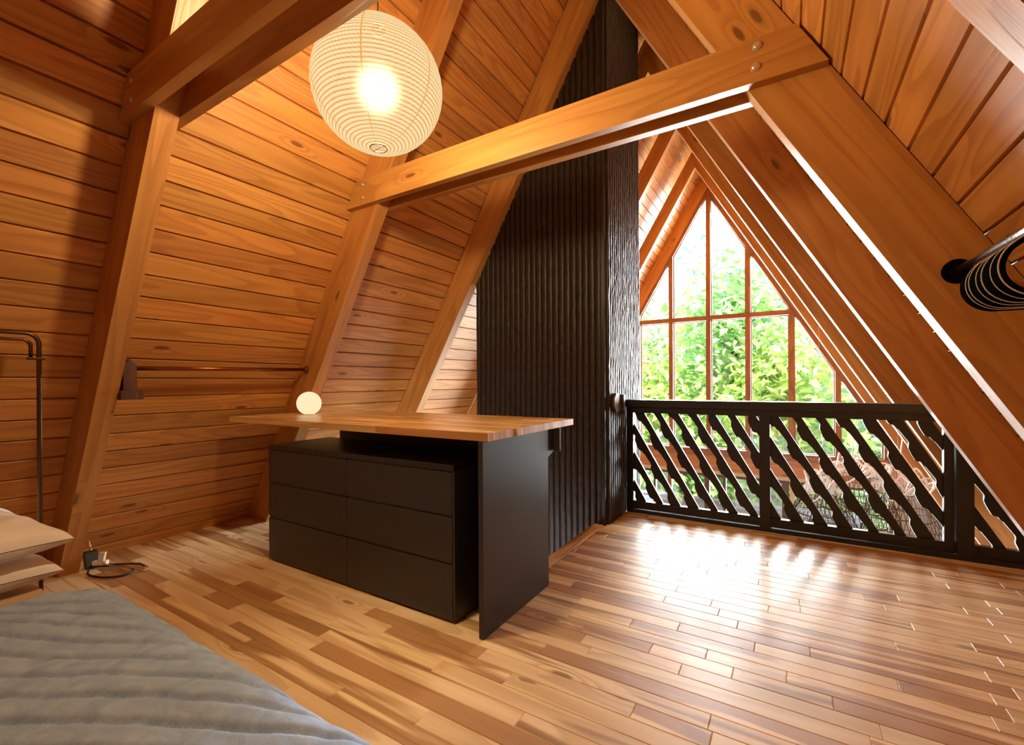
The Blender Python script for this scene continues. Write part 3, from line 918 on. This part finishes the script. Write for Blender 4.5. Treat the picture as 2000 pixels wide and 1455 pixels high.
# ------------------------------------------------------------------ bed corner: quilt, pillows, stool
def quilt():
    x0, x1, y0, y1 = -2.72, -.40, -1.15, .795      # extents at the widest
    hz = .30; rc = .26; rt = .13
    nx, ny = 300, 260
    mb = MB(); rows = []
    cx, cy = (x0 + x1) / 2, (y0 + y1) / 2; hx, hy = (x1 - x0) / 2, (y1 - y0) / 2
    for i in range(nx + 1):
        row = []
        for j in range(ny + 1):
            a, b = -1 + 2 * i / nx, -1 + 2 * j / ny
            # arc-length style parameter: outer band folds down the sides
            band = rt * 1.9
            px = a * (hx + band * .75); py = b * (hy + band * .75)
            ex, ey = abs(px) - (hx - rc), abs(py) - (hy - rc)
            if ex > 0 and ey > 0:
                d = math.hypot(ex, ey) - rc; nxx, nyy = ex / math.hypot(ex, ey), ey / math.hypot(ex, ey)
            else:
                d = max(ex, ey) - rc; nxx, nyy = (1, 0) if ex > ey else (0, 1)
            sx, sy = math.copysign(1, px), math.copysign(1, py)
            # d<=-rt: flat top ; then rounds over and drops
            s = d + rt
            if s <= 0: x, y, z = px, py, hz; nrm = V(0, 0, 1)
            else:
                L1 = rt * math.pi / 2
                if s < L1:
                    th = s / rt; off = rt * math.sin(th); zz = hz - rt * (1 - math.cos(th)); nrm = V(sx * nxx * math.sin(th), sy * nyy * math.sin(th), math.cos(th))
                else:
                    off = rt + (s - L1) * .10; zz = hz - rt - (s - L1) * 1.35; nrm = V(sx * nxx, sy * nyy, .1)
                x = px - sx * nxx * s + sx * nxx * off; y = py - sy * nyy * s + sy * nyy * off; z = zz
            z = max(z, .012)
            wx, wy = cx + x, cy + y
            # quilting channels
            q = (-.50 * (wx + .05 * math.sin(wy * 3)) + .866 * wy) / .092
            edge = max(0, wy - .45)
            q += edge * edge * 3.5 + .22 * mnoise.noise(V(wx * 1.7, wy * 1.7, 3)) + max(0, -wx - 2.0) * mnoise.noise(V(wx * 3.1, wy * 3.1, 1)) * 2.2
            f = q - math.floor(q); m = abs(2 * f - 1)
            puff = .027 * (1 - m ** 6) - .008
            wr = .006 * mnoise.noise(V(wx * 9, wy * 9, 0)) + .005 * mnoise.noise(V(wx * 26 + q * 2, wy * 22, 2)) * (m ** 2 + .25) + .010 * mnoise.noise(V(wx * 3, wy * 3, 5))
            p = V(wx, wy, z) + nrm * (puff + wr) * (1 if z > .02 else .3)
            p.z = max(p.z, .006)
            row.append(p)
        rows.append(row)
    mb.grid([r for r in rows])
    o = mb.build('quilt', M['quilt'], smooth=True)
    md = o.modifiers.new('thick', 'SOLIDIFY'); md.thickness = .004; md.offset = -1
    # make sure the normals look up
    me = o.data
    if me.polygons[len(me.polygons) // 2].normal.z < 0: me.flip_normals()
    tag(o, 'grey channel-stitched quilt covering the low bed', 'quilt')


quilt()


def pillow(c, sx, sy, h, rot, tilt, label, seed):
    mb = MB(); n = 64; T = []; B = []
    Rm = Matrix.Rotation(rot, 4, 'Z') @ Matrix.Rotation(tilt, 4, 'Y')
    for i in range(n + 1):
        r1 = []; r2 = []
        for j in range(n + 1):
            a, b = -1 + 2 * i / n, -1 + 2 * j / n
            pin = .10
            x = a * sx * (1 - pin * (1 - abs(a) ** 1.5 * 0) * (1 - b * b) * abs(a) ** 3); y = b * sy * (1 - pin * (1 - a * a) * abs(b) ** 3)
            e = max(0, (1 - abs(a) ** 2.2)) ** .36 * max(0, (1 - abs(b) ** 2.2)) ** .36
            wr = mnoise.noise(V(x * 7 + seed, y * 7, 0)) * .012 + mnoise.noise(V(x * 5 + a * 3, y * 22, seed)) * .006
            q = V(x, y, 0)
            zt = h * e + wr * min(1, e * 3); zb = -h * .8 * e + wr * .6 * min(1, e * 3)
            r1.append(Vector(c) + (Rm @ V(x, y, zt + .0015))); r2.append(Vector(c) + (Rm @ V(x, y, zb - .0015)))
        T.append(r1); B.append(r2[::-1])
    mb.grid([r[::-1] for r in T]); mb.grid([r[::-1] for r in B])
    o = mb.build('pillow', M['linen'], smooth=True, origin=c)
    tag(o, label, 'pillow', 'stacked white pillows')


pillow((-3.10, .36, .500),   .36, .30, .100, math.radians(8), math.radians(3), 'white pillow on top of the stack by the rafter', 1.3)
pillow((-3.15, .36, .355), .35, .29, .090, math.radians(5), math.radians(3), 'white pillow underneath the top one by the rafter', 7.7)


t = thing('stool', (-3.05, .42, 0), 'low brown wooden stool under the white pillows', 'stool')
mb = MB(); mb.bx(-3.42, -2.86, .20, .60, .215, .245, 'x'); mb.build('seat', M['brown'], t, bevel=.004)
for x in (-3.40, -2.90):
    for y in (.22, .565):
        mb = MB(); mb.bx(x, x + .03, y, y + .03, .001, .2145, 'z'); mb.build('leg', M['cable_tan'] if False else M['brown'], t, bevel=.003)
mb = MB(); mb.box((-2.99, .575, .06), (.10, 0, .10), (0, .02, 0), (-.02, 0, .02)); mb.build('brace', M['cream_trim'], t)
# folded sheet between stool and pillows, one corner hanging down
mb = MB(); rows = []
for i in range(40):
    a = i / 39; row = []
    for j in range(40):
        b = j / 39
        x = -3.44 + .66 * b; y = .19 + .50 * a
        z = .2555 + .012 * mnoise.noise(V(x * 6, y * 6, 0))
        ov = max(0, y - .615)
        if ov > 0: z -= ov * 2.0 + .01 * mnoise.noise(V(x * 20, y * 9, 1)); y = .615 + ov * .35 + .008 * math.sin(x * 40)
        ox = max(0, x + 2.85)
        if ox > 0: z -= ox * 1.4; x = -2.85 + ox * .45
        row.append(V(x, y, z))
    rows.append(row)
mb.grid(rows); o = mb.build('folded_sheet', M['sheet'], smooth=True); md = o.modifiers.new('t', 'SOLIDIFY'); md.thickness = .010; md.offset = 0
tag(o, 'cream sheet folded under the pillows with a corner hanging', 'sheet')


# ------------------------------------------------------------------ cables and adapters by the rafter foot
def curve_pts(ctrl, n=60, closed=False):
    ctrl = [Vector(c) for c in ctrl]; out = []; m = len(ctrl)
    for i in range(m - 1):
        p0 = ctrl[max(i - 1, 0)]; p1 = ctrl[i]; p2 = ctrl[i + 1]; p3 = ctrl[min(i + 2, m - 1)]
        for k in range(10):
            t_ = k / 10; a = 2 * p1; b = (p2 - p0) * t_; c = (2 * p0 - 5 * p1 + 4 * p2 - p3) * t_ ** 2; d = (-p0 + 3 * p1 - 3 * p2 + p3) * t_ ** 3
            out.append((a + b + c + d) * .5)
    out.append(ctrl[-1]); return out


mb = MB(); mb.tube(curve_pts([(-3.78, 1.02, .006), (-3.70, 1.0, .006), (-3.58, 1.03, .006), (-3.50, 1.10, .008), (-3.54, 1.17, .010), (-3.66, 1.16, .012), (-3.78, 1.08, .014), (-3.82, 1.04, .02), (-3.72, 1.10, .03), (-3.58, 1.20, .03), (-3.52, 1.22, .02)]), .0055, 8)
tag(mb.build('power_cable', M['cable'], smooth=True), 'dark power cable looped on the floor by the left rafter', 'cable')
mb = MB(); mb.tube(curve_pts([(-3.72, 1.075, .045), (-3.66, 1.10, .035), (-3.56, 1.15, .03), (-3.49, 1.18, .022), (-3.47, 1.20, .012), (-3.52, 1.24, .008), (-3.66, 1.24, .006)]), .0042, 8)
tag(mb.build('charging_cable', M['cable_tan'], smooth=True), 'tan cable lying over the dark loop by the left rafter', 'cable')
t = thing('adapter', (-3.74, 1.06, .02), 'white plug adapter on the floor by the left rafter', 'plug')
mb = MB(); mb.box((-3.78, 1.035, .030), (.065, .05, 0), (-.02, .026, 0), (0, 0, .028)); mb.build('body', M['white_plastic'], t, bevel=.005)
mb = MB(); mb.box((-3.755, 1.055, .0585), (.028, .02, 0), (-.012, .016, 0), (.01, .008, .055)); mb.build('plug', M['white_plastic'], t, bevel=.004)
t = thing('power_strip', (-3.79, 1.07, .0), 'dark power strip standing against the left rafter foot', 'power strip')
mb = MB(); mb.box((-3.86, 1.02, .001), (.05, .0, 0), (0, .07, 0), (-.04, 0, .10)); mb.build('body', M['cable'], t, bevel=.004)
mb = MB(); mb.tube([(-3.86, 1.055, .105), (-3.872, 1.055, .125)], .007, 10); mb.build('brass_plug', M['brass'], t, smooth=True)
mb = MB(); mb.tube([(-3.872, 1.055, .1255), (-3.888, 1.055, .165)], .0045, 8, radii=[.005, .002]); mb.build('white_tip', M['white_plastic'], t, smooth=True)


# ------------------------------------------------------------------ woven wire sculpture hanging over the lower room
def sculpture():
    y = 6.3
    t = thing('woven_sculpture', (.6, y, -.2), 'hanging woven wire sculpture of ruffled baskets seen through the railing', 'sculpture')
    specs = [(.30, y - .1, .02, .16, .36, -.52), (.62, y + .15, .22, .26, .46, -.62), (1.0, y - .05, .12, .22, .36, -.52)]
    for cx, cy, zt, r0, r1, zb in specs:
        mb = MB(); n = 46
        for k in range(n):
            a = 2 * math.pi * k / n; pts = []
            for i in range(13):
                f = i / 12; r = r0 + (r1 - r0) * f ** .8 + .02 * math.sin(a * 5 + f * 4); tw = .25 * f
                pts.append(V(cx + r * math.cos(a + tw), cy + r * .8 * math.sin(a + tw), zt - .12 + (zb - zt + .12) * f))
            mb.tube(pts, .0035, 4)
        b = mb.build('basket', M['straw'], t)
        mb = MB()
        for f in (.0, .25, .5, .72, .9, 1.0):
            r = r0 + (r1 - r0) * f ** .8
            mb.tube([V(cx + r * math.cos(a) , cy + r * .8 * math.sin(a), zt - .12 + (zb - zt + .12) * f + .012 * math.sin(a * 6 + f * 9)) for a in np.linspace(0, 2 * math.pi, 36)[:-1]], .007 if f in (.5, 1.0) else .004, 5, True)
        mb.build('hoop', M['straw'], t)
        for s in range(3):
            mb = MB(); ph = s * 1.7
            pts = []
            for a in np.linspace(0, 2 * math.pi, 60)[:-1]:
                r = (r0 * 1.15 - s * .03) * (1 + .28 * math.sin(3 * a + ph)); z = zt - .10 + s * .075 + .085 * math.sin(4 * a + ph * 2)
                pts.append(V(cx + r * math.cos(a), cy + r * .8 * math.sin(a), z))
            mb.tube(pts, .009, 5, True)
            # ruffled web under each loop
            for i in range(0, len(pts), 1):
                p = pts[i]; q = V(cx, cy, zt - .10) + (p - V(cx, cy, zt)) * .62
                mb.tube([p, q], .0022, 3)
            mb.build('ruffle', M['pale_wire'], t)
        mb = MB(); mb.tube([V(cx, cy, zt + .1), V(cx + .02, cy, zt + .35), V(cx + .05, cy, zt + .6)], .006, 6); mb.build('twig', M['pale_wire'], t)
    # suspension from the ridge
    for cx in (.3, 1.0):
        mb = MB(); mb.tube([V(cx, y, .1), V(cx, y, 2 * (WR - S60 * cx) - .05)], .0012, 4); mb.build('thread', M['pale_wire'], t)


sculpture()

# ------------------------------------------------------------------ outside: ground, deck, railing, trees
mb = MB(); mb.bx(-40, 40, 8.95, 60, -3.4, -3.2)
tag(mb.build('ground', M['soil']), 'green garden ground beyond the deck', 'ground', kind='structure')
mb = MB()
for i in range(22): mb.bx(-6, 5, 8.95 + i * .145, 8.95 + i * .145 + .14, -2.80, -2.76, 'x')
tag(mb.build('deck', M['deck']), 'grey deck boards outside the lower windows', 'deck', kind='structure')
t = thing('deck_railing', (-.5, 11.9, -2.76), 'grey-blue painted railing along the outer edge of the deck', 'railing')
mb = MB(); mb.bx(-6, 1.35, 11.85, 12.02, -1.72, -1.68); mb.build('top_rail', M['rail_grey'], t, bevel=.004)
mb = MB(); mb.bx(-6, 1.35, 11.90, 11.94, -2.0, -1.721); mb.build('fascia', M['rail_grey'], t, bevel=.004)
for x in np.arange(-5.8, 1.4, .78):
    mb = MB(); mb.bx(x - .05, x + .05, 11.945, 12.01, -2.76, -1.7215, 'z'); mb.build('post', M['rail_grey'], t)


def tree(c, rx, ry, rz, n, size, mat, label, trunk_r=.12, seed=0, clumps=26):
    rg = random.Random(seed); c = Vector(c)
    t = thing('tree', (c.x, c.y, -3.2), label, 'tree', 'garden trees beyond the window')
    mb = MB(); mb.tube([(c.x, c.y, -3.2), (c.x + .1, c.y, (c.z - 3.2) / 2), (c.x, c.y + .1, c.z + rz * .5)], trunk_r, 8, radii=[trunk_r, trunk_r * .75, trunk_r * .3]); mb.build('trunk', M['bark'], t, smooth=True)
    ctr = []
    for i in range(clumps):
        while True:
            p = V(rg.uniform(-1, 1), rg.uniform(-1, 1), rg.uniform(-1, 1))
            if .2 < p.length < 1: break
        ctr.append(c + V(p.x * rx, p.y * ry, p.z * rz))
    mb = MB()
    for q in ctr[::2]:
        b = V(c.x, c.y, c.z - rz * .3); mb.tube([b, (b + q) / 2 + V(0, 0, .15), q], .02, 5, radii=[.035, .022, .008])
    mb.build('branch', M['bark'], t, smooth=True)
    mb = MB()
    cr = max(rx, rz) * .42
    for i in range(n):
        q = ctr[rg.randrange(len(ctr))]
        p = q + V(rg.gauss(0, cr * .55), rg.gauss(0, cr * .55), rg.gauss(0, cr * .5))
        d = V(rg.gauss(0, 1), rg.gauss(0, 1) - .5, rg.gauss(-.35, .5)).normalized(); s = size * rg.uniform(.55, 1.25)
        u = d.cross(V(rg.gauss(0, .6), rg.gauss(0, .6), 1)).normalized(); nn = u.cross(d)
        wv = s * rg.uniform(.18, .27); r = (rg.random(), rg.random())
        a, b1, b2, m1, e1, e2, tip = p, p + d * s * .3 + u * wv + nn * s * .05, p + d * s * .3 - u * wv + nn * s * .05, p + d * s * .35, p + d * s * .68 + u * wv * .75, p + d * s * .68 - u * wv * .75, p + d * s - nn * s * .12
        m2 = p + d * s * .7
        mb.face([a, b1, e1, tip, m2, m1], None, r) if False else None
        mb.face([a, b1, m1], None, r); mb.face([a, m1, b2], None, r)
        mb.face([b1, e1, m2, m1], None, r); mb.face([m1, m2, e2, b2], None, r)
        mb.face([e1, tip, m2], None, r); mb.face([m2, tip, e2], None, r)
    mb.build('crown', M[mat], t)


tree((-3.6, 13.6, .6), 1.5, 1.1, 2.6, 3300, .34, 'leaf_yellow', 'yellow-green large-leafed tree at the left window panes', .10, 1)
tree((-1.3, 14.2, 2.6), 1.6, 1.1, 2.3, 2600, .36, 'leaf_green', 'fresh green tree reaching up behind the middle panes', .12, 2)
tree((-.4, 13.4, .2), 1.7, 1.0, 2.0, 3300, .34, 'leaf_yellow', 'yellow-green bushy tree low behind the middle panes', .11, 3)
tree((1.9, 15.5, .9), 1.8, 1.3, 2.5, 3000, .26, 'leaf_teal', 'blue-green feathery tree behind the right panes', .13, 4)
tree((-6.0, 17.0, 1.0), 2.4, 1.6, 3.4, 3000, .40, 'leaf_green', 'green tree farther back on the left', .16, 5)
tree((-1.8, 20.5, 3.4), 2.6, 1.8, 4.0, 3000, .42, 'leaf_teal', 'tall hazy blue-green tree far behind the middle panes', .20, 6)
tree((3.6, 21.0, 2.0), 3.0, 2.0, 4.2, 3200, .44, 'leaf_green', 'tall green tree far behind on the right', .2, 7)
tree((-4.2, 22.5, -.2), 4.0, 1.5, 3.0, 3200, .5, 'leaf_teal', 'wide hazy tree low in the far left background', .2, 8)
tree((1.0, 23.5, -.8), 4.0, 1.5, 3.0, 3200, .5, 'leaf_green', 'wide green tree low in the far background', .2, 9)
tree((.4, 14.6, -2.0), 1.5, .8, 1.0, 2400, .28, 'leaf_yellow', 'low yellow-green shrub right behind the deck railing', .05, 10)
tree((-3.0, 14.3, -2.1), 1.7, .8, 1.0, 2400, .28, 'leaf_green', 'low green shrub behind the deck railing on the left', .05, 11)

# ------------------------------------------------------------------ light, world, camera
w = D.worlds.new('sky'); SC.world = w; w.use_nodes = True
nt = w.node_tree; nt.nodes.clear()
ou = nt.nodes.new('ShaderNodeOutputWorld'); bg = nt.nodes.new('ShaderNodeBackground')
tcn = nt.nodes.new('ShaderNodeTexCoord'); sp = nt.nodes.new('ShaderNodeSeparateXYZ'); cr = nt.nodes.new('ShaderNodeValToRGB')
nt.links.new(tcn.outputs['Generated'], sp.inputs[0]); nt.links.new(sp.outputs[2], cr.inputs[0])
cr.color_ramp.elements[0].position = .45; cr.color_ramp.elements[0].color = (.92, .96, 1, 1)
cr.color_ramp.elements[1].position = 1.0; cr.color_ramp.elements[1].color = (.70, .84, 1, 1)
nt.links.new(cr.outputs[0], bg.inputs[0]); bg.inputs[1].default_value = 3.2
nt.links.new(bg.outputs[0], ou.inputs[0])

sun = D.lights.new('sun', 'SUN'); sun.energy = 14.0; sun.angle = math.radians(2); sun.color = (1, .96, .88)
so = D.objects.new('sun', sun); COL.objects.link(so); so.rotation_euler = Vector((.25, .62, -.75)).to_track_quat('-Z', 'Y').to_euler()

# daylight entering by the gable windows
def day(name, loc, sx, sy, watts, col=(.94, .97, 1.0)):
    l = D.lights.new(name, 'AREA'); l.shape = 'RECTANGLE'; l.size = sx; l.size_y = sy; l.energy = watts; l.color = col
    o = D.objects.new(name, l); COL.objects.link(o); o.location = loc
    o.rotation_euler = (math.radians(-90), 0, 0)
    return o
day('daylight_gable', (-1.2, 9.0, 2.1), 4.6, 4.4, 3300)
day('daylight_lower', (-1.4, 9.0, -1.5), 5.4, 1.9, 500)

cam = D.cameras.new('camera'); co = D.objects.new('camera', cam); COL.objects.link(co); SC.camera = co
F = 879.6; yaw, pitch, roll = [math.radians(a) for a in (31.55274, -.15259, -.31401)]
fw = V(-math.sin(yaw) * math.cos(pitch), math.cos(yaw) * math.cos(pitch), math.sin(pitch))
r0 = V(math.cos(yaw), math.sin(yaw), 0); u0 = r0.cross(fw)
rr = r0 * math.cos(roll) + u0 * math.sin(roll); uu = u0 * math.cos(roll) - r0 * math.sin(roll)
Mx = Matrix(((rr.x, uu.x, -fw.x, 0), (rr.y, uu.y, -fw.y, 0), (rr.z, uu.z, -fw.z, H), (0, 0, 0, 1)))
co.matrix_world = Mx
cam.sensor_fit = 'HORIZONTAL'; cam.sensor_width = 36; cam.lens = F / 2000 * 36; cam.shift_y = (750.37 - 727.5) / 2000
cam.clip_start = .02; cam.clip_end = 200

SC.view_settings.view_transform = 'Standard'; SC.view_settings.look = 'None'
SC.view_settings.exposure = 0.0; SC.view_settings.gamma = 1.0; SC.view_settings.use_curve_mapping = False
SC.cycles.max_bounces = 10; SC.cycles.diffuse_bounces = 6; SC.cycles.glossy_bounces = 4; SC.cycles.transparent_max_bounces = 16
SC.cycles.sample_clamp_indirect = 6.0; SC.cycles.caustics_reflective = False; SC.cycles.caustics_refractive = False
